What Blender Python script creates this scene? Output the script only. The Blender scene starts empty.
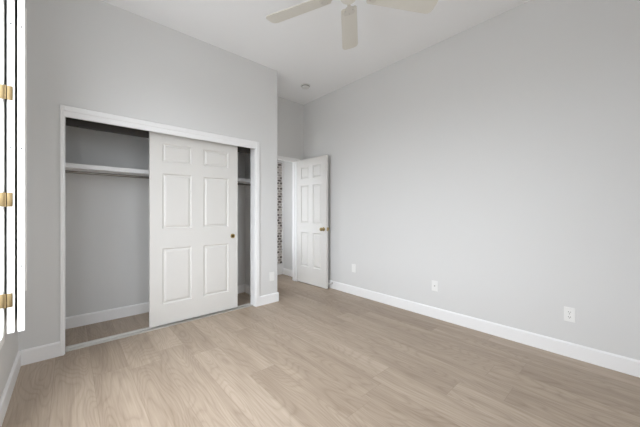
import bpy, bmesh, math, random
from mathutils import Vector, Matrix

random.seed(7)
SC = bpy.context.scene
COL = SC.collection
PI = math.pi

# ------------------------------------------------------------------ camera, world, light, exposure
CAM_H = 1.174
cam_d = bpy.data.cameras.new('camera')
cam_d.sensor_width = 36.0
cam_d.lens = 278.54 / 640 * 36.0
cam_d.shift_y = -0.0016
cam_d.clip_start = 0.02
cam = bpy.data.objects.new('camera', cam_d)
COL.objects.link(cam)
cam.location = (0, 0, CAM_H)
cam.rotation_euler = (PI / 2, 0, -math.radians(41.873))
SC.camera = cam

SC.view_settings.view_transform = 'Standard'
SC.view_settings.look = 'None'
SC.view_settings.gamma = 1.0
SC.view_settings.use_curve_mapping = False
SC.view_settings.exposure = 1.18

SC.cycles.max_bounces = 16
SC.cycles.diffuse_bounces = 12
SC.cycles.glossy_bounces = 4
SC.cycles.transparent_max_bounces = 12
SC.cycles.sample_clamp_indirect = 6.0

world = bpy.data.worlds.new('world')
SC.world = world
world.use_nodes = True
bg = world.node_tree.nodes['Background']
SKY, GROUND = 5.2, 1.45
_n, _l = world.node_tree.nodes, world.node_tree.links
_tc = _n.new('ShaderNodeTexCoord')
_sp = _n.new('ShaderNodeSeparateXYZ')
_rp = _n.new('ShaderNodeValToRGB')
_ad = _n.new('ShaderNodeMath')
_ad.operation = 'MULTIPLY_ADD'
_ad.inputs[1].default_value = 0.5
_ad.inputs[2].default_value = 0.5
_l.new(_tc.outputs['Generated'], _sp.inputs[0])
_l.new(_sp.outputs['Z'], _ad.inputs[0])
_l.new(_ad.outputs[0], _rp.inputs[0])
_rp.color_ramp.elements[0].position = 0.49
_rp.color_ramp.elements[0].color = (GROUND * 0.97, GROUND * 1.0, GROUND * 1.03, 1)
_rp.color_ramp.elements[1].position = 0.52
_rp.color_ramp.elements[1].color = (SKY * 0.945, SKY * 1.0, SKY * 1.07, 1)
_l.new(_rp.outputs[0], bg.inputs['Color'])
bg.inputs['Strength'].default_value = 1.0

# window openings (daylight comes in through them; each has a portal)
WY0, WY1, WZ0, WZ1 = 0.92, 2.27, 0.51, 2.57       # left wall window
BX0, BX1, BZ0, BZ1 = 0.35, 1.05, 1.1, 2.2         # added window behind the camera, gives closet and room frontal daylight
HY0, HY1, HZ0, HZ1 = 3.98, 4.54, 0.6, 2.2         # added hall window, brightens the hall


def portal(name, loc, rot, sx, sy):
    l = bpy.data.lights.new(name, 'AREA')
    l.shape = 'RECTANGLE'
    l.size = sx
    l.size_y = sy
    l.cycles.is_portal = True
    o = bpy.data.objects.new(name, l)
    COL.objects.link(o)
    o.location = loc
    o.rotation_euler = rot


XL, XR, YC, YB, XC, H = -0.295, 3.027, 3.125, 3.804, 2.042, 3.049
YBK = -0.5
XCL = 1.925     # closet right inner wall
YH = 4.62       # hall end
XH = 1.95        # hall left end
portal('portal', (XL - 0.13, (WY0 + WY1) / 2, (WZ0 + WZ1) / 2), (0, -PI / 2, 0), WZ1 - WZ0, WY1 - WY0)
portal('portal', ((BX0 + BX1) / 2, YBK - 0.13, (BZ0 + BZ1) / 2), (PI / 2, 0, 0), BX1 - BX0, BZ1 - BZ0)
portal('portal', (XH - 0.13, (HY0 + HY1) / 2, (HZ0 + HZ1) / 2), (0, -PI / 2, 0), HZ1 - HZ0, HY1 - HY0)


# ------------------------------------------------------------------ materials
def srgb(r, g, b):
    f = lambda c: c / 12.92 if c <= 0.04045 else ((c + 0.055) / 1.055) ** 2.4
    return (f(r / 255), f(g / 255), f(b / 255), 1)


def mat(name, col, rough=0.5, metal=0.0, bump=0.0, bscale=200.0, spec=0.5, var=0.0):
    m = bpy.data.materials.new(name)
    m.use_nodes = True
    nt = m.node_tree
    b = nt.nodes['Principled BSDF']
    b.inputs['Base Color'].default_value = col
    b.inputs['Roughness'].default_value = rough
    b.inputs['Metallic'].default_value = metal
    b.inputs['Specular IOR Level'].default_value = spec
    tc = nt.nodes.new('ShaderNodeTexCoord')
    n = nt.nodes.new('ShaderNodeTexNoise')
    n.inputs['Scale'].default_value = bscale
    n.inputs['Detail'].default_value = 3
    nt.links.new(tc.outputs['Object'], n.inputs['Vector'])
    if bump > 0:
        bp = nt.nodes.new('ShaderNodeBump')
        bp.inputs['Strength'].default_value = bump
        bp.inputs['Distance'].default_value = 0.002
        nt.links.new(n.outputs['Fac'], bp.inputs['Height'])
        nt.links.new(bp.outputs['Normal'], b.inputs['Normal'])
    if var > 0:
        mx = nt.nodes.new('ShaderNodeMix')
        mx.data_type = 'RGBA'
        mx.inputs['A'].default_value = tuple(c * (1 - var) for c in col[:3]) + (1,)
        mx.inputs['B'].default_value = tuple(min(1, c * (1 + var)) for c in col[:3]) + (1,)
        nt.links.new(n.outputs['Fac'], mx.inputs['Factor'])
        nt.links.new(mx.outputs['Result'], b.inputs['Base Color'])
    return m


M_WALL = mat('wall_paint', srgb(221, 221, 220), 0.75, bump=0.12, bscale=140, spec=0.3)
M_CEIL = mat('ceiling_paint', srgb(246, 247, 248), 0.8, bump=0.15, bscale=120, spec=0.2)
M_TRIM = mat('trim_paint', srgb(243, 243, 243), 0.4, bump=0.02, bscale=60)
M_DOOR = mat('door_paint', srgb(220, 218, 214), 0.38, bump=0.02, bscale=80)
M_SHUT = mat('shutter_paint', srgb(244, 243, 240), 0.4, bump=0.02, bscale=60)
M_PLASTIC = mat('white_plastic', srgb(240, 240, 238), 0.35, bump=0.01, bscale=50)
M_SLOT = mat('socket_slot', srgb(70, 68, 66), 0.6, bump=0.01)
M_BRASS = mat('brass', srgb(184, 164, 120), 0.28, 1.0, bump=0.02, bscale=90)
M_PULL = mat('aged_brass', srgb(186, 160, 96), 0.42, 1.0, bump=0.02, bscale=90)
M_CUP = mat('dark_brass', srgb(104, 86, 50), 0.6, 0.6, bump=0.02)
M_SCREW = mat('dark_screw', srgb(48, 47, 46), 0.6, bump=0.01)
M_HINGE = mat('hinge_brass', srgb(122, 105, 76), 0.38, 1.0, bump=0.02, bscale=90)
M_STEEL = mat('brushed_steel', srgb(190, 188, 184), 0.3, 1.0, bump=0.02, bscale=90)
M_ROD = mat('rod_metal', srgb(132, 128, 122), 0.35, 1.0, bump=0.02, bscale=90)
M_TRACK = mat('track_aluminium', srgb(205, 203, 198), 0.35, 0.6, bump=0.02, bscale=90)
M_DARK = mat('dark_track', srgb(48, 43, 38), 0.6, 0.0, bump=0.03, bscale=60)
M_FAN = mat('fan_enamel', srgb(226, 224, 216), 0.45, bump=0.02, bscale=50)
M_BLADE = mat('fan_blade', srgb(222, 219, 210), 0.5, bump=0.03, bscale=40)
M_FANMETAL = mat('fan_bracket_metal', srgb(214, 210, 201), 0.4, 0.3, bump=0.02)
M_RUBBER = mat('rubber', srgb(235, 235, 232), 0.7, bump=0.02)
M_SMOKE = mat('detector_plastic', srgb(228, 228, 226), 0.5, bump=0.01)
M_SMOKEDARK = mat('detector_vent', srgb(150, 149, 146), 0.6, bump=0.01)


def glass_mat():
    m = bpy.data.materials.new('window_glass')
    m.use_nodes = True
    nt = m.node_tree
    nt.nodes.clear()
    out = nt.nodes.new('ShaderNodeOutputMaterial')
    mix = nt.nodes.new('ShaderNodeMixShader')
    mix.inputs[0].default_value = 0.06
    t = nt.nodes.new('ShaderNodeBsdfTransparent')
    g = nt.nodes.new('ShaderNodeBsdfGlossy')
    g.inputs['Roughness'].default_value = 0.02
    nt.links.new(t.outputs[0], mix.inputs[1])
    nt.links.new(g.outputs[0], mix.inputs[2])
    nt.links.new(mix.outputs[0], out.inputs[0])
    return m


M_GLASS = glass_mat()


def floor_mat():
    m = bpy.data.materials.new('oak_planks')
    m.use_nodes = True
    nt = m.node_tree
    N, L = nt.nodes, nt.links
    bsdf = N['Principled BSDF']
    tc = N.new('ShaderNodeTexCoord')
    sep = N.new('ShaderNodeSeparateXYZ')
    L.new(tc.outputs['Object'], sep.inputs[0])

    def val(x):
        return x

    def math_(op, a, b=None, c=None):
        n = N.new('ShaderNodeMath')
        n.operation = op
        for i, x in enumerate((a, b, c)):
            if x is None:
                continue
            if isinstance(x, (int, float)):
                n.inputs[i].default_value = x
            else:
                L.new(x, n.inputs[i])
        return n.outputs[0]

    PW, PL = 0.21, 1.52
    u = math_('ADD', math_('DIVIDE', sep.outputs['X'], PW), 20.0 + PX)
    row = math_('FLOOR', u)
    fu = math_('FRACT', u)
    wn = N.new('ShaderNodeTexWhiteNoise')
    wn.noise_dimensions = '1D'
    L.new(row, wn.inputs['W'])
    v = math_('ADD', math_('ADD', math_('DIVIDE', sep.outputs['Y'], PL), 30.0), wn.outputs['Value'])
    seg = math_('FLOOR', v)
    fv = math_('FRACT', v)
    pid = math_('ADD', math_('MULTIPLY', row, 13.37), math_('MULTIPLY', seg, 71.13))
    wid = N.new('ShaderNodeTexWhiteNoise')
    wid.noise_dimensions = '1D'
    L.new(pid, wid.inputs['W'])
    # grain coordinates: per-plank shift
    cmb = N.new('ShaderNodeCombineXYZ')
    L.new(math_('ADD', sep.outputs['X'], math_('MULTIPLY', wid.outputs['Value'], 7.0)), cmb.inputs[0])
    L.new(math_('ADD', sep.outputs['Y'], math_('MULTIPLY', wid.outputs['Value'], 31.0)), cmb.inputs[1])
    L.new(math_('MULTIPLY', wid.outputs['Value'], 5.0), cmb.inputs[2])

    def noise(scale_xyz, detail, dist, rough=0.55):
        mp = N.new('ShaderNodeMapping')
        mp.inputs['Scale'].default_value = scale_xyz
        L.new(cmb.outputs[0], mp.inputs[0])
        n = N.new('ShaderNodeTexNoise')
        n.inputs['Scale'].default_value = 1.0
        n.inputs['Detail'].default_value = detail
        n.inputs['Roughness'].default_value = rough
        n.inputs['Distortion'].default_value = dist
        L.new(mp.outputs[0], n.inputs['Vector'])
        return n.outputs['Fac']
    fine = noise((110, 4, 1), 4, 0.4)
    broad = noise((9, 0.9, 1), 2, 0.6)
    # cathedral rings: contour lines of a slow noise
    ring_src = noise((5.5, 1.0, 1), 1.2, 0.25, 0.4)
    ring = math_('FRACT', math_('MULTIPLY', ring_src, 24.0))
    ring = math_('ABSOLUTE', math_('SUBTRACT', ring, 0.5))          # 0..0.5
    ring = math_('MULTIPLY', ring, 2.0)
    ring = math_('POWER', ring, 3.0)
    fac = math_('ADD', math_('MULTIPLY', fine, 0.38), math_('MULTIPLY', broad, 0.42))
    fac = math_('ADD', fac, math_('MULTIPLY', ring, -0.105))
    fac = math_('ADD', fac, math_('MULTIPLY', math_('SUBTRACT', wid.outputs['Value'], 0.5), 0.16))
    fac = math_('ADD', fac, 0.12)
    ramp = N.new('ShaderNodeValToRGB')
    cr = ramp.color_ramp
    cr.elements[0].position = 0.20
    cr.elements[0].color = srgb(*FLOOR_D)
    cr.elements[1].position = 0.85
    cr.elements[1].color = srgb(*FLOOR_L)
    e = cr.elements.new(0.52)
    e.color = srgb(*FLOOR_M)
    L.new(fac, ramp.inputs[0])
    # seams
    eu = math_('MULTIPLY', math_('MINIMUM', fu, math_('SUBTRACT', 1.0, fu)), PW)
    ev = math_('MULTIPLY', math_('MINIMUM', fv, math_('SUBTRACT', 1.0, fv)), PL)
    ed = math_('MINIMUM', eu, ev)
    seam = math_('SMOOTH_MIN', math_('DIVIDE', ed, 0.0018), 1.0, 0.1)
    mx = N.new('ShaderNodeMix')
    mx.data_type = 'RGBA'
    mx.inputs['A'].default_value = srgb(*FLOOR_S)
    L.new(seam, mx.inputs['Factor'])
    L.new(ramp.outputs[0], mx.inputs['B'])
    L.new(mx.outputs['Result'], bsdf.inputs['Base Color'])
    rr = math_('ADD', math_('MULTIPLY', fine, 0.12), 0.36)
    L.new(rr, bsdf.inputs['Roughness'])
    bsdf.inputs['Specular IOR Level'].default_value = 0.45
    bp = N.new('ShaderNodeBump')
    bp.inputs['Strength'].default_value = 0.12
    bp.inputs['Distance'].default_value = 0.002
    L.new(math_('ADD', math_('MULTIPLY', seam, 0.5), math_('MULTIPLY', fine, 0.3)), bp.inputs['Height'])
    L.new(bp.outputs['Normal'], bsdf.inputs['Normal'])
    return m


PX = 0.419
FLOOR_D, FLOOR_M, FLOOR_L, FLOOR_S = (132, 115, 97), (170, 153, 135), (201, 185, 168), (146, 129, 112)
M_FLOOR = floor_mat()


def stone_mat():
    m = bpy.data.materials.new('ledger_stone')
    m.use_nodes = True
    nt = m.node_tree
    b = nt.nodes['Principled BSDF']
    tc = nt.nodes.new('ShaderNodeTexCoord')
    mp = nt.nodes.new('ShaderNodeMapping')
    mp.inputs['Rotation'].default_value = (PI / 2, 0, 0)
    br = nt.nodes.new('ShaderNodeTexBrick')
    br.inputs['Color1'].default_value = srgb(100, 91, 86)
    br.inputs['Color2'].default_value = srgb(215, 208, 202)
    br.inputs['Mortar'].default_value = srgb(228, 222, 218)
    br.inputs['Scale'].default_value = 1.0
    br.inputs['Brick Width'].default_value = 0.085
    br.inputs['Row Height'].default_value = 0.05
    br.inputs['Mortar Size'].default_value = 0.006
    br.inputs['Bias'].default_value = -0.15
    nt.links.new(tc.outputs['Object'], mp.inputs[0])
    nt.links.new(mp.outputs[0], br.inputs['Vector'])
    nt.links.new(br.outputs['Color'], b.inputs['Base Color'])
    bp = nt.nodes.new('ShaderNodeBump')
    bp.inputs['Strength'].default_value = 0.5
    bp.inputs['Distance'].default_value = 0.01
    nt.links.new(br.outputs['Fac'], bp.inputs['Height'])
    bp.invert = True
    nt.links.new(bp.outputs['Normal'], b.inputs['Normal'])
    b.inputs['Roughness'].default_value = 0.8
    return m


M_STONE = stone_mat()


# ------------------------------------------------------------------ mesh helpers
def BM():
    return bmesh.new()


def box(bm, x0, x1, y0, y1, z0, z1, bev=0.0):
    vs = [bm.verts.new((x, y, z)) for x in (x0, x1) for y in (y0, y1) for z in (z0, z1)]
    F = [(0, 1, 3, 2), (4, 6, 7, 5), (0, 4, 5, 1), (2, 3, 7, 6), (0, 2, 6, 4), (1, 5, 7, 3)]
    fs = [bm.faces.new([vs[i] for i in f]) for f in F]
    if bev > 0:
        es = list({e for f in fs for e in f.edges})
        bmesh.ops.bevel(bm, geom=es, offset=bev, segments=2, profile=0.6, affect='EDGES')
    return fs


def lathe(bm, prof, axis='Z', seg=32, center=(0, 0, 0), arc=2 * PI):
    """prof: list of (radius, height); revolved about axis through centre."""
    def P(r, h, a):
        c, s = r * math.cos(a), r * math.sin(a)
        if axis == 'Z':
            p = (c, s, h)
        elif axis == 'Y':
            p = (c, h, s)
        else:
            p = (h, c, s)
        return tuple(p[i] + center[i] for i in range(3))
    rings = []
    for r, h in prof:
        if r < 1e-6:
            rings.append([bm.verts.new(P(0, h, 0))])
        else:
            rings.append([bm.verts.new(P(r, h, 2 * PI * k / seg)) for k in range(seg)])
    for A, B in zip(rings, rings[1:]):
        for k in range(seg):
            k2 = (k + 1) % seg
            if len(A) == 1 and len(B) == 1:
                continue
            if len(A) == 1:
                bm.faces.new([A[0], B[k], B[k2]])
            elif len(B) == 1:
                bm.faces.new([A[k], A[k2], B[0]])
            else:
                bm.faces.new([A[k], A[k2], B[k2], B[k]])


def prism(bm, pts, a0, a1, axis):
    """pts: 2D outline; extruded along axis from a0 to a1. axis X: pts=(y,z); Y: (x,z); Z: (x,y)"""
    def P(p, a):
        return {'X': (a, p[0], p[1]), 'Y': (p[0], a, p[1]), 'Z': (p[0], p[1], a)}[axis]
    A = [bm.verts.new(P(p, a0)) for p in pts]
    B = [bm.verts.new(P(p, a1)) for p in pts]
    n = len(pts)
    bm.faces.new(A)
    bm.faces.new(B)
    for i in range(n):
        bm.faces.new([A[i], A[(i + 1) % n], B[(i + 1) % n], B[i]])


def obj(name, bm, m, parent=None, smooth=False, loc=None, rot=None):
    bmesh.ops.recalc_face_normals(bm, faces=bm.faces)
    me = bpy.data.meshes.new(name)
    bm.to_mesh(me)
    bm.free()
    if smooth:
        for p in me.polygons:
            p.use_smooth = True
        try:
            me.set_sharp_from_angle(angle=math.radians(40))
        except Exception:
            pass
    o = bpy.data.objects.new(name, me)
    COL.objects.link(o)
    me.materials.append(m)
    if parent:
        o.parent = parent
    if loc:
        o.location = loc
    if rot:
        o.rotation_euler = rot
    return o


def tag(o, label, cat, kind=None, group=None):
    o['label'] = label
    o['category'] = cat
    if kind:
        o['kind'] = kind
    if group:
        o['group'] = group
    return o


def thing(name, loc, label, cat, rot=(0, 0, 0), kind=None, group=None):
    o = bpy.data.objects.new(name, None)
    o.empty_display_size = 0.05
    COL.objects.link(o)
    o.location = loc
    o.rotation_euler = rot
    return tag(o, label, cat, kind, group)


def struct(name, bm, m, label, cat):
    return tag(obj(name, bm, m), label, cat, 'structure')


# ------------------------------------------------------------------ room shell
T = 0.12
b = BM()
box(b, XL - T, XR + T, YBK - T, YH + T, -0.1, 0)
struct('floor', b, M_FLOOR, 'light oak plank floor running through room and closet', 'floor')
b = BM()
box(b, XL - T, XR + T, YBK - T, YH + T, H, H + 0.1)
struct('ceiling', b, M_CEIL, 'plain white ceiling above the bedroom', 'ceiling')

b = BM()
box(b, XL - T, XL, YBK, WY0, 0, H)
box(b, XL - T, XL, WY1, YH, 0, H)
box(b, XL - T, XL, WY0, WY1, 0, WZ0)
box(b, XL - T, XL, WY0, WY1, WZ1, H)
struct('wall_left', b, M_WALL, 'grey wall at the left edge under and behind the white shutters', 'wall')

b = BM()
box(b, XR, XR + T, YBK - T, YH + T, 0, H)
struct('wall_right', b, M_WALL, 'long blank light grey wall with three outlets', 'wall')

b = BM()
box(b, XL - T, BX0, YBK - T, YBK, 0, H)
box(b, BX1, XR, YBK - T, YBK, 0, H)
box(b, BX0, BX1, YBK - T, YBK, 0, BZ0)
box(b, BX0, BX1, YBK - T, YBK, BZ1, H)
struct('wall_back', b, M_WALL, 'light grey wall behind the camera with an added window', 'wall')

OX0, OX1, OZ = -0.038, 1.722, 2.062        # closet opening
WT = 0.115
b = BM()
box(b, XL, OX0, YC, YC + WT, 0, H)
box(b, OX1, XC, YC, YC + WT, 0, H)
box(b, OX0, OX1, YC, YC + WT, OZ, H)
struct('wall_front', b, M_WALL, 'light grey wall around the closet opening', 'wall')

b = BM()
box(b, XCL, XC, YC + WT, YB, 0, H)
struct('wall_nook', b, M_WALL, 'short return wall between closet and entry nook', 'wall')

DX0, DX1, DZ = 2.150, 2.882, 2.062          # doorway
b = BM()
box(b, XL, DX0, YB, YB + 0.115, 0, H)
box(b, DX1, XR, YB, YB + 0.115, 0, H)
box(b, DX0, DX1, YB, YB + 0.115, DZ, H)
struct('wall_far', b, M_WALL, 'grey wall over the doorway and at the back of the closet', 'wall')

b = BM()
box(b, XH - T, XR, YH, YH + T, 0, H)
box(b, XH - T, XH, YB + 0.115, HY0, 0, H)
box(b, XH - T, XH, HY1, YH, 0, H)
box(b, XH - T, XH, HY0, HY1, 0, HZ0)
box(b, XH - T, XH, HY0, HY1, HZ1, H)
struct('wall_hall', b, M_WALL, 'hallway end walls beyond the open doorway', 'wall')

# baseboards (rounded top edge profile)
BH, BT = 0.117, 0.014


def bb_profile(t, flip):
    s = -1 if flip else 1
    return [(0, 0), (s * t, 0), (s * t, BH - 0.012), (s * t * 0.55, BH - 0.002), (s * t * 0.3, BH), (0, BH)]


def bb_x(bm, x0, x1, y, flip):     # along X, wall face at y, sticking out towards -Y when flip
    prism(bm, [(y + p[0], p[1]) for p in bb_profile(BT, flip)], x0, x1, 'X')


def bb_y(bm, y0, y1, x, flip):
    prism(bm, [(x + p[0], p[1]) for p in bb_profile(BT, flip)], y0, y1, 'Y')


CAS, CASL = 0.045, 0.024
b = BM(); bb_y(b, YBK, YC, XL, False)
struct('baseboard_left', b, M_TRIM, 'white baseboard along the left wall below the shutters', 'baseboard')
b = BM(); bb_x(b, XL + BT, OX0 - CASL, YC, True)
struct('baseboard_front', b, M_TRIM, 'short white baseboard left of the closet opening', 'baseboard')
b = BM(); bb_x(b, OX1 + CAS, XC + BT, YC, True); bb_y(b, YC, YB, XC, False)
struct('baseboard_corner', b, M_TRIM, 'white baseboard wrapping the corner right of the closet', 'baseboard')
b = BM(); bb_y(b, YBK, YB - 0.016, XR, True)
struct('baseboard_right', b, M_TRIM, 'long white baseboard along the blank wall with outlets', 'baseboard')
b = BM(); bb_x(b, XL, XCL, YB, True); bb_y(b, YC + WT, YB - BT, XCL, True); bb_y(b, YC + WT, YB - BT, XL, False)
struct('baseboard_closet', b, M_TRIM, 'white baseboard around the inside of the closet', 'baseboard')
b = BM(); bb_y(b, YB + 0.115, 4.417, XR, True)
struct('baseboard_hall', b, M_TRIM, 'white baseboard on the hallway wall seen through the doorway', 'baseboard')
b = BM(); bb_x(b, XL + BT, XR - BT, YBK, False)
struct('baseboard_back', b, M_TRIM, 'white baseboard on the wall behind the camera', 'baseboard')

# closet casing and jamb lining: trim_1
HZ = 1.966
b = BM()
box(b, OX0 - CASL, OX0, YC - 0.018, YC, 0, HZ + 0.091, 0.004)
box(b, OX1, OX1 + CAS, YC - 0.018, YC, 0, HZ + 0.091, 0.004)
box(b, OX0, OX1, YC - 0.016, YC, HZ + 0.046, HZ + 0.091, 0.004)
box(b, OX0, OX1, YC - 0.010, YC + 0.012, HZ, HZ + 0.0465, 0.002)
struct('trim_1', b, M_TRIM, 'white casing around the closet opening', 'door casing')
b = BM()
box(b, OX0 - 0.002, OX0 + 0.006, YC + 0.001, YC + WT + 0.002, 0, OZ)
box(b, OX1 - 0.008, OX1 + 0.002, YC + 0.001, YC + WT + 0.002, 0, OZ)
box(b, OX0 + 0.008, OX1 - 0.008, YC + 0.013, YC + WT + 0.002, OZ - 0.006, OZ + 0.002)
struct('trim_2', b, M_TRIM, 'white painted jamb lining inside the closet opening', 'door jamb')

# doorway casing and jamb: trim_3, trim_4
DC = 0.05
JT = 0.012
b = BM()
box(b, DX0 - DC, DX0 + 0.004, YB - 0.016, YB, 0, DZ + 0.028, 0.004)
box(b, DX1 - 0.004, DX1 + DC, YB - 0.016, YB, 0, DZ + 0.028, 0.004)
box(b, DX0 + 0.004, DX1 - 0.004, YB - 0.016, YB, DZ - 0.022, DZ + 0.028, 0.004)
struct('trim_3', b, M_TRIM, 'white casing around the open doorway in the nook', 'door casing')
b = BM()
box(b, DX0, DX0 + JT, YB + 0.001, YB + 0.115, 0, DZ)
box(b, DX1 - JT, DX1, YB + 0.001, YB + 0.115, 0, DZ)
box(b, DX0 + JT, DX1 - JT, YB + 0.001, YB + 0.115, DZ - JT, DZ)
box(b, DX0 + JT, DX0 + JT + 0.01, YB + 0.04, YB + 0.075, 0, DZ - JT)
box(b, DX1 - JT - 0.01, DX1 - JT, YB + 0.04, YB + 0.075, 0, DZ - JT)
box(b, DX0 + JT + 0.01, DX1 - JT - 0.01, YB + 0.04, YB + 0.075, DZ - JT - 0.01, DZ - JT)
struct('trim_4', b, M_TRIM, 'white door jamb lining the open doorway', 'door jamb')


# ------------------------------------------------------------------ windows (out of frame; rear and hall ones added for their daylight)
def window(name, axis, c, a0, a1, z0, z1, label, mull):
    """axis 'X': window in a plane x=c; 'Y': plane y=c"""
    r = thing(name, (0, 0, 0), label, 'window', kind='structure')
    fb, gb = BM(), BM()
    f = 0.045

    def bx(bm, p0, p1, q0, q1, t):
        if axis == 'X':
            box(bm, c - t, c + t, p0, p1, q0, q1)
        else:
            box(bm, p0, p1, c - t, c + t, q0, q1)
    bx(fb, a0, a0 + f, z0, z1, 0.03)
    bx(fb, a1 - f, a1, z0, z1, 0.03)
    bx(fb, a0 + f, a1 - f, z0, z0 + f, 0.03)
    bx(fb, a0 + f, a1 - f, z1 - f, z1, 0.03)
    if mull:
        mid = (a0 + a1) / 2
        bx(fb, mid - 0.02, mid + 0.02, z0 + f, z1 - f, 0.025)
    bx(gb, a0 + f, a1 - f, z0 + f, z1 - f, 0.003)
    obj('window_frame', fb, M_TRIM, r)
    obj('glass', gb, M_GLASS, r)
    return r


window('window_1', 'X', XL - 0.08, WY0, WY1, WZ0, WZ1, 'tall window in the left wall behind the shutters', True)
window('added_window_2', 'Y', YBK - 0.08, BX0, BX1, BZ0, BZ1, 'unseen window added behind the camera for daylight', False)
window('added_window_3', 'X', XH - 0.08, HY0, HY1, HZ0, HZ1, 'unseen narrow window added at the hallway end for daylight', False)


# ------------------------------------------------------------------ six-panel doors
def panel_face(bm, w, h, cols, rows, y, sgn):
    """one face of a six-panel door in the plane y; sgn=+1 the outside is +y. Panels are moulded in."""
    xs = sorted({0, w, *[c for p in cols for c in p]})
    zs = sorted({0, h, *[c for p in rows for c in p]})
    V = {}

    def vert(x, z, d=0.0):
        k = (round(x, 5), round(z, 5), round(d, 5))
        if k not in V:
            V[k] = bm.verts.new((x, y - sgn * d, z))
        return V[k]
    prof = [(0.0, 0.0), (0.003, 0.001), (0.009, 0.010), (0.014, 0.013), (0.020, 0.0125), (0.036, 0.004), (0.040, 0.003)]
    for i in range(len(xs) - 1):
        for j in range(len(zs) - 1):
            x0, x1, z0, z1 = xs[i], xs[i + 1], zs[j], zs[j + 1]
            if (x0, x1) in cols and (z0, z1) in rows:
                prev = None
                for ins, dep in prof:
                    r = [vert(x0 + ins, z0 + ins, dep), vert(x1 - ins, z0 + ins, dep),
                         vert(x1 - ins, z1 - ins, dep), vert(x0 + ins, z1 - ins, dep)]
                    if prev:
                        for k in range(4):
                            bm.faces.new([prev[k], prev[(k + 1) % 4], r[(k + 1) % 4], r[k]])
                    prev = r
                bm.faces.new(prev)
            else:
                bm.faces.new([vert(x0, z0), vert(x1, z0), vert(x1, z1), vert(x0, z1)])
    return xs, zs, V


def door_mesh(w, h, t, cols, rows):
    """slab from y=-t (back) to y=0 (front, outside +y)"""
    bm = BM()
    xs, zs, A = panel_face(bm, w, h, cols, rows, 0.0, 1)
    _, _, B = panel_face(bm, w, h, cols, rows, -t, -1)
    g = lambda V, x, z: V[(round(x, 5), round(z, 5), 0.0)]
    for i in range(len(xs) - 1):
        for z in (0, h):
            bm.faces.new([g(A, xs[i], z), g(A, xs[i + 1], z), g(B, xs[i + 1], z), g(B, xs[i], z)])
    for j in range(len(zs) - 1):
        for x in (0, w):
            bm.faces.new([g(A, x, zs[j]), g(A, x, zs[j + 1]), g(B, x, zs[j + 1]), g(B, x, zs[j])])
    return bm


# sliding closet door (front faces -Y): rotate 180 deg so that the +y face looks at the room
SW, SH, SZ0 = 0.930, 2.005, 0.024
SX0, SX1, SY = 0.589, 1.519, 3.201
cols = [(0.112, 0.402), (0.524, 0.818)]
rows = [(r0 - SZ0, r1 - SZ0) for r0, r1 in ((0.228, 0.806), (1.003, 1.577), (1.697, 1.886))]
door = thing('door_1', (SX1, SY, SZ0), 'white six-panel sliding closet door, shut over the middle of the opening', 'door',
             (0, 0, PI), 'structure')
# in the rotated frame x runs from the photo's right edge to the left one
obj('door_panel', door_mesh(SW, SH, 0.034, [(SW - c1, SW - c0) for c0, c1 in cols][::-1], rows), M_DOOR, door)
b = BM()
lathe(b, [(0, -0.004), (0.015, -0.004), (0.019, -0.001), (0.020, 0.003), (0.023, 0.0045), (0.0265, 0.0035), (0.0275, 0.0), (0.0275, -0.004)], 'Y', 40)
o = obj('finger_pull', b, M_PULL, door, True, (SX1 - 1.457, 0.0005, 0.891 - SZ0))
o['label'] = 'round brass finger pull'
b = BM()
lathe(b, [(0, -0.0005), (0.0175, -0.0005), (0.0175, 0.0012), (0.010, 0.0006), (0, 0.0004)], 'Y', 32)
obj('cup', b, M_CUP, o, True)

# entry door, open against the blank wall
PF = Vector((2.9018, 3.0879))
PH = Vector((2.8739, 3.8038))
EW, EH, EZ0 = 0.708, 2.040, 0.012
ang = math.atan2(PH.y - PF.y, PH.x - PF.x)
door2 = thing('door_2', (PF.x, PF.y, EZ0), 'white six-panel entry door standing open into the room', 'door', (0, 0, ang), 'structure')
obj('door_panel', door_mesh(EW, EH, 0.035, [(0.115, 0.315), (0.405, 0.605)],
                            [(0.27, 0.835), (0.985, 1.61), (1.715, 1.92)]), M_DOOR, door2)


def knob_set(parent, x, z):
    for s, y in ((1, 0.0), (-1, -0.035)):
        b = BM()
        lathe(b, [(0.0, 0), (0.031, 0), (0.032, s * 0.003), (0.029, s * 0.008), (0.016, s * 0.011), (0.0115, s * 0.014),
                  (0.011, s * 0.034), (0.017, s * 0.040), (0.0255, s * 0.047), (0.028, s * 0.056), (0.025, s * 0.065),
                  (0.015, s * 0.070), (0, s * 0.071)], 'Y', 36)
        o = obj('door_knob', b, M_BRASS, parent, True, (x, y, z))
        o['label'] = 'brass door knob'


knob_set(door2, 0.063, 0.918 - EZ0)
b = BM()
box(b, -0.002, 0.001, -0.030, -0.005, 0.918 - EZ0 - 0.028, 0.918 - EZ0 + 0.028, 0.0006)
box(b, -0.010, -0.001, -0.023, -0.012, 0.918 - EZ0 - 0.008, 0.918 - EZ0 + 0.008, 0.0015)
o = obj('latch_plate', b, M_BRASS, door2)
o['label'] = 'brass latch plate on the door edge'
for hz in (0.2, 1.0, 1.82):
    b = BM()
    lathe(b, [(0, -0.045), (0.006, -0.045), (0.006, 0.045), (0, 0.045)], 'Z', 16)
    box(b, -0.004, -0.0005, 0.004, 0.030, -0.044, 0.044)
    obj('hinge', b, M_HINGE, door2, True, (EW + 0.003, -0.039, hz))

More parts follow.
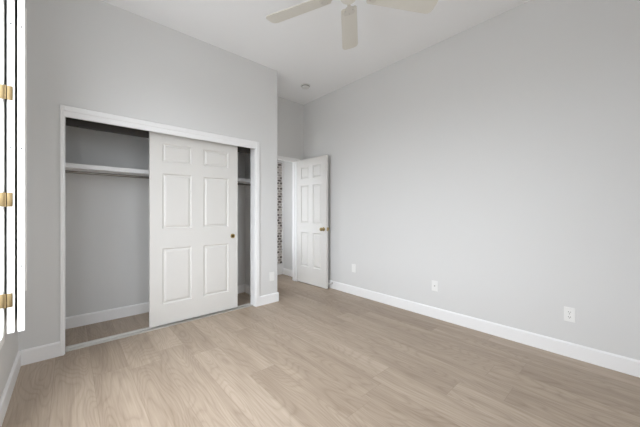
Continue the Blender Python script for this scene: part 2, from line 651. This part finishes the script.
# spring door stop on the baseboard
ds = thing('door_stop', (XR - BT, 3.075, 0.085), 'small spring door stop on the baseboard beside the open door', 'door stop')
b = BM()
lathe(b, [(0, 0.0), (0.012, 0.0), (0.012, -0.004), (0.007, -0.007), (0, -0.007)], 'X', 20)
obj('base', b, M_STEEL, ds, True)
b = BM()
n, turns = 160, 16
ringv = []
for i in range(n + 1):
    a = 2 * PI * turns * i / n
    x = -0.007 - 0.050 * i / n
    c = Vector((x, 0.0058 * math.cos(a), 0.0058 * math.sin(a)))
    rad = Vector((0, math.cos(a), math.sin(a)))
    ringv.append([b.verts.new(c + rad * (0.0014 * math.cos(q)) + Vector((0.0014 * math.sin(q), 0, 0))) for q in (0, PI / 2, PI, 1.5 * PI)])
for A, B in zip(ringv, ringv[1:]):
    for k in range(4):
        b.faces.new([A[k], A[(k + 1) % 4], B[(k + 1) % 4], B[k]])
obj('spring', b, M_STEEL, ds, True)
b = BM()
lathe(b, [(0, -0.056), (0.008, -0.056), (0.009, -0.060), (0.009, -0.070), (0.006, -0.074), (0, -0.074)], 'X', 20)
o = obj('rubber_tip', b, M_RUBBER, ds, True)
o['label'] = 'white rubber tip'

# ------------------------------------------------------------------ closet hardware
b = BM()
box(b, OX0 + 0.009, OX1 - 0.009, 3.172, 3.266, 0.0, 0.004)
for y in (3.173, 3.2395, 3.262):
    box(b, OX0 + 0.009, OX1 - 0.009, y, y + 0.004, 0.004, 0.013, 0.001)
tag(obj('floor_track', b, M_TRACK), 'silver metal sliding door track on the floor of the closet opening', 'door track')
b = BM()
box(b, OX0 + 0.009, OX1 - 0.009, 3.150, 3.300, OZ - 0.014, OZ - 0.0065)
box(b, OX0 + 0.009, OX1 - 0.009, 3.243, 3.248, 1.922, OZ - 0.014)
box(b, OX0 + 0.009, OX1 - 0.009, 3.190, 3.194, 2.034, OZ - 0.014)
box(b, OX0 + 0.009, OX1 - 0.009, 3.292, 3.300, 2.0, OZ - 0.014)
tag(obj('hanging_track', b, M_DARK), 'dark overhead track under the closet header', 'door track')

SHY, SHZ = 3.50, 1.636
sh = thing('closet_shelf', (0, 0, SHZ), 'white shelf board across the top of the closet', 'shelf')
b = BM()
box(b, XL + 0.002, XCL - 0.002, SHY + 0.016, YB - 0.002, -0.02, 0)
obj('shelf_board', b, M_TRIM, sh)
b = BM()
box(b, XL + 0.002, XCL - 0.002, SHY, SHY + 0.016, -0.044, 0, 0.002)
obj('front_edge', b, M_TRIM, sh)
b = BM()
box(b, XL + 0.002, XCL - 0.002, YB - 0.02, YB - 0.001, -0.05, -0.02)
obj('cleat', b, M_TRIM, sh)
for x0 in (XL + 0.001, XCL - 0.02):
    b = BM()
    box(b, x0, x0 + 0.019, SHY + 0.02, YB - 0.02, -0.05, -0.02)
    obj('cleat', b, M_TRIM, sh)
rod = thing('closet_rod', (0, SHY + 0.050, 1.559), 'steel hanging rod below the closet shelf', 'clothes rod')
b = BM()
lathe(b, [(0, XL + 0.005), (0.0130, XL + 0.005), (0.0130, XCL - 0.005), (0, XCL - 0.005)], 'X', 24)
obj('rod', b, M_ROD, rod, True)
for x, s in ((XL + 0.0005, 1), (XCL - 0.0005, -1)):
    b = BM()
    lathe(b, [(0, 0), (0.018, 0), (0.018, s * 0.004), (0.017, s * 0.006), (0.017, s * 0.016), (0.0131, s * 0.016)], 'X', 24, (x, 0, 0))
    obj('rod_socket', b, M_PLASTIC, rod, True)

# ------------------------------------------------------------------ plantation shutter folded open on the left wall
YE = 2.27
PZ0, PZ1 = 0.511, 2.565
PWID = 0.46
stt = thing('plantation_shutter', (XL, YE, PZ0), 'white bi-fold plantation shutter folded open at the left edge of the photo', 'shutter')
PHT = PZ1 - PZ0


def shutter_panel(parent, x, dx, rod_on):
    """panel with its near edge at local (x..x+t, 0); leans by dx over its width"""
    t = 0.0275
    a = math.atan2(-dx, PWID)
    p = bpy.data.objects.new('shutter_panel', None)
    p.empty_display_size = 0.05
    COL.objects.link(p)
    p.parent = parent
    p.location = (x, 0, 0)
    p.rotation_euler = (0, 0, a)
    st, rl = 0.05, 0.11
    b = BM()
    box(b, 0, t, 0, st, 0, PHT, 0.0015)
    box(b, 0, t, PWID - st, PWID, 0, PHT, 0.0015)
    box(b, 0.002, t - 0.002, st, PWID - st, 0, rl)
    box(b, 0.002, t - 0.002, st, PWID - st, PHT - rl, PHT)
    obj('panel_frame', b, M_SHUT, p)
    b = BM()
    n = 34
    pit = (PHT - 2 * rl) / n
    for i in range(n):
        zc = rl + pit * (i + 0.5)
        # closed louver: nearly vertical blade with lens section
        L, tk, an = 0.034, 0.0045, math.radians(80)
        pts = []
        for q in range(12):
            w = 2 * PI * q / 12
            u_, v_ = L * math.cos(w), tk * math.sin(w)
            pts.append((t / 2 + u_ * math.cos(an) - v_ * math.sin(an), zc + u_ * math.sin(an) + v_ * math.cos(an)))
        prism(b, pts, st + 0.001, PWID - st - 0.001, 'Y')
    obj('louvers', b, M_SHUT, p, True)
    if rod_on:
        b = BM()
        box(b, t + 0.001, t + 0.014, PWID / 2 - 0.007, PWID / 2 + 0.007, 0.178, 1.925, 0.002)
        for i in range(0, n, 2):
            zc = rl + pit * (i + 0.5)
            if 0.2 < zc < 1.9:
                box(b, t - 0.006, t + 0.002, PWID / 2 - 0.002, PWID / 2 + 0.002, zc - 0.002, zc + 0.002)
        obj('tilt_rod', b, M_SHUT, p)
    for z in (2.21, 1.53, 0.875):
        b = BM()
        lathe(b, [(0, -0.0014), (0.0042, -0.0014), (0.0042, 0.002), (0, 0.002)], 'Y', 14)
        o = obj('screw_cap', b, M_SCREW, p, True, (t * 0.52, 0, z - PZ0))
        o['label'] = 'small dark screw head'
    return p


def rX(u):
    """x of the picture column u in the plane of the panel edges"""
    tt = (u - 320) / 278.54
    th = math.radians(41.873)
    return YE * (math.sin(th) + tt * math.cos(th)) / (math.cos(th) - tt * math.sin(th))


XB, XCP = -0.2572, -0.2176
shutter_panel(stt, XB - XL, -0.026, False)
shutter_panel(stt, XCP - XL, -0.05, True)
# frame round the window, on the wall face
b = BM()
ft = 0.024
box(b, 0.0005, ft, 0.0, 0.05, -0.055, PHT + 0.055, 0.003)
box(b, 0.0005, ft, WY0 - YE - 0.05, WY0 - YE, -0.055, PHT + 0.055, 0.003)
box(b, 0.0005, ft, WY0 - YE, 0.0, -0.055, -0.006, 0.003)
box(b, 0.0005, ft, WY0 - YE, 0.0, PHT + 0.006, PHT + 0.055, 0.003)
obj('shutter_frame', b, M_SHUT, stt)
for z in (2.385, 1.828, 1.244, 0.693):
    b = BM()
    box(b, -0.0245, -0.003, -0.0022, 0.0, -0.0385, 0.0385, 0.0005)
    box(b, 0.003, 0.0255, -0.0022, 0.0, -0.0385, 0.0385, 0.0005)
    lathe(b, [(0, -0.0385), (0.0042, -0.0385), (0.0042, 0.0385), (0, 0.0385)], 'Z', 14, (0, -0.003, 0))
    obj('hinge', b, M_HINGE, stt, True, (XB - XL - 0.0045, -0.0004, z - PZ0))['label'] = 'brass hinge'

# ------------------------------------------------------------------ ceiling fan
FX, FY, FZ = 1.456, 1.326, 2.724
fan = thing('ceiling_fan', (FX, FY, 0), 'cream five-blade ceiling fan at the top of the photo', 'ceiling fan')
b = BM()
lathe(b, [(0, H - 0.0005), (0.072, H - 0.0005), (0.074, H - 0.012), (0.066, H - 0.045), (0.030, H - 0.075), (0.018, H - 0.08), (0, H - 0.08)], 'Z', 40)
obj('canopy', b, M_FAN, fan, True)
b = BM()
lathe(b, [(0, H - 0.075), (0.013, H - 0.075), (0.013, 2.87), (0, 2.87)], 'Z', 20)
obj('downrod', b, M_FAN, fan, True)
b = BM()
lathe(b, [(0, 2.885), (0.03, 2.885), (0.045, 2.872), (0.095, 2.862), (0.112, 2.845), (0.115, 2.79), (0.108, 2.765),
          (0.085, 2.748), (0.07, 2.742), (0, 2.742)], 'Z', 48)
obj('motor_housing', b, M_FAN, fan, True)
b = BM()
lathe(b, [(0, 2.745), (0.058, 2.745), (0.060, 2.738), (0.060, 2.69), (0.054, 2.676), (0.035, 2.668), (0, 2.666)], 'Z', 40)
obj('switch_housing', b, M_FAN, fan, True)
pitch = math.radians(13)
AZ0 = math.radians(49.2)
for k in range(5):
    az = AZ0 + k * 2 * PI / 5
    rz = PI / 2 - az          # local +x points outward
    iron = BM()
    # curved bracket arm: flat plate widening to a fork under the blade root
    prism(iron, [(0.075, -0.014), (0.125, -0.012), (0.15, -0.034), (0.195, -0.045), (0.215, -0.036), (0.222, 0.0),
                 (0.215, 0.036), (0.195, 0.045), (0.15, 0.034), (0.125, 0.012), (0.075, 0.014)], -0.0085, -0.0045, 'Z')
    ir = obj('blade_bracket', iron, M_FANMETAL, fan)
    ir.location = (0, 0, FZ)
    ir.rotation_euler = Matrix.Rotation(rz, 3, 'Z').to_quaternion().to_euler()
    ir.rotation_mode = 'QUATERNION'
    q = Matrix.Rotation(rz, 3, 'Z') @ Matrix.Rotation(-pitch, 3, 'X')
    ir.rotation_quaternion = q.to_quaternion()
    bl = BM()
    out = []
    r0, r1, w0, w1 = 0.150, 0.675, 0.060, 0.073
    for x, y in ((r0, -w0 * 0.8), (r0 + 0.012, -w0), (r1 - 0.045, -w1), (r1 - 0.022, -w1 * 0.93), (r1 - 0.006, -w1 * 0.72), (r1, -w1 * 0.45),
                 (r1, w1 * 0.45), (r1 - 0.006, w1 * 0.72), (r1 - 0.022, w1 * 0.93), (r1 - 0.045, w1), (r0 + 0.012, w0), (r0, w0 * 0.8)):
        out.append((x, y))
    prism(bl, out, -0.0035, 0.0025, 'Z')
    bo = obj('blade', bl, M_BLADE, fan)
    bo.location = (0, 0, FZ)
    bo.rotation_mode = 'QUATERNION'
    bo.rotation_quaternion = q.to_quaternion()
    for sx, sy in ((0.17, -0.028), (0.17, 0.028), (0.205, 0.0)):
        sc = BM()
        lathe(sc, [(0, -0.0105), (0.004, -0.0105), (0.0045, -0.0085), (0, -0.0085)], 'Z', 12, (sx, sy, 0))
        obj('screw', sc, M_STEEL, ir, True)

# ------------------------------------------------------------------ smoke detector
sd = thing('smoke_detector', (2.586, 3.205, H), 'round white smoke detector on the ceiling near the entry nook', 'smoke detector')
b = BM()
lathe(b, [(0, 0), (0.074, 0), (0.075, -0.006), (0.070, -0.011), (0, -0.011)], 'Z', 40)
obj('base', b, M_SMOKE, sd, True)
b = BM()
lathe(b, [(0, -0.011), (0.060, -0.011), (0.058, -0.024), (0, -0.024)], 'Z', 40)
obj('vent_ring', b, M_SMOKEDARK, sd, True)
b = BM()
lathe(b, [(0, -0.024), (0.056, -0.024), (0.054, -0.034), (0.040, -0.040), (0, -0.041)], 'Z', 40)
obj('cover', b, M_SMOKE, sd, True)


# ------------------------------------------------------------------ wall plates
def plate(name, loc, rot, label, cat, style):
    """local: plate in x-z plane, outside is -y"""
    r = thing(name, loc, label, cat, rot)
    b = BM()
    box(b, -0.035, 0.035, -0.006, -0.0003, -0.0575, 0.0575, 0.002)
    obj('cover_plate', b, M_PLASTIC, r)
    if style == 'duplex':
        for zc in (0.0195, -0.0195):
            b = BM()
            pts = []
            for q in range(24):
                w = 2 * PI * q / 24
                pts.append((0.017 * math.cos(w), zc + max(-0.0125, min(0.0125, 0.017 * math.sin(w)))))
            prism(b, pts, -0.0085, -0.0055, 'Y')
            s = obj('socket', b, M_PLASTIC, r)
            b = BM()
            box(b, -0.0078, -0.0052, -0.0090, -0.0080, zc - 0.002, zc + 0.0075)
            box(b, 0.0052, 0.0078, -0.0090, -0.0080, zc - 0.002, zc + 0.0065)
            lathe(b, [(0, -0.0090), (0.0026, -0.0090), (0.0026, -0.0080), (0, -0.0080)], 'Y', 12, (0, 0, zc - 0.0075))
            obj('slots', b, M_SLOT, s)
        b = BM()
        lathe(b, [(0, -0.0075), (0.003, -0.007), (0.003, -0.0055), (0, -0.0055)], 'Y', 14)
        obj('screw', b, M_STEEL, r)
    elif style == 'coax':
        b = BM()
        lathe(b, [(0, -0.017), (0.0045, -0.017), (0.0048, -0.010), (0.0075, -0.010), (0.0075, -0.0055), (0, -0.0055)], 'Y', 18)
        o = obj('cable_jack', b, M_STEEL, r, True)
    else:
        b = BM()
        box(b, -0.0165, 0.0165, -0.0080, -0.0055, -0.0335, 0.0335, 0.001)
        obj('insert', b, M_PLASTIC, r)
        for zc in (0.046, -0.046):
            b = BM()
            lathe(b, [(0, -0.0072), (0.0028, -0.007), (0.0028, -0.0055), (0, -0.0055)], 'Y', 12, (0, 0, zc))
            obj('screw', b, M_PLASTIC, r)
    return r


RWR = (0, 0, -PI / 2)      # plate facing -X
plate('wall_outlet', (XR, 2.650, 0.375), RWR, 'small white wall plate low on the long wall, nearest the open door', 'outlet', 'blank')
plate('wall_outlet', (XR, 1.457, 0.357), RWR, 'white cable plate with a dark jack, middle of the long wall', 'outlet', 'coax')
plate('wall_outlet', (XR, 0.332, 0.344), RWR, 'white duplex outlet low on the long wall at the right of the photo', 'outlet', 'duplex')
plate('wall_outlet', (1.957, YC, 0.341), (0, 0, 0), 'white wall plate on the narrow wall right of the closet', 'outlet', 'blank')

# ------------------------------------------------------------------ framed stone panel at the end of the hall
sp = thing('stone_panel', (2.605, 4.42, 0), 'mottled stacked-stone panel in a white frame seen through the doorway', 'wall panel')
b = BM()
random.seed(3)
z = 0.212
while z < 2.112:
    hgt = min(random.choice((0.035, 0.05, 0.06)), 2.118 - z)
    x = -0.40
    while x < 0.395:
        w = min(random.uniform(0.08, 0.26), 0.40 - x)
        d = random.uniform(0.0, 0.014)
        box(b, x, x + w - 0.002, 0.004 + d, 0.06, z, z + hgt - 0.003)
        x += w
    z += hgt
obj('stone_facing', b, M_STONE, sp)
b = BM()
box(b, -0.40, 0.40, 0.055, 0.12, 0.2, 2.125)
box(b, 0.40, 0.419, 0.0, 0.19, 0.0, 2.15)
box(b, -0.419, -0.40, 0.0, 0.19, 0.0, 2.15)
box(b, -0.40, 0.40, 0.0, 0.12, 2.12, 2.15)
obj('panel_frame', b, M_TRIM, sp)
b = BM()
box(b, -0.40, 0.40, 0.0, 0.12, 0.0, 0.2, 0.002)
obj('plinth', b, M_TRIM, sp)
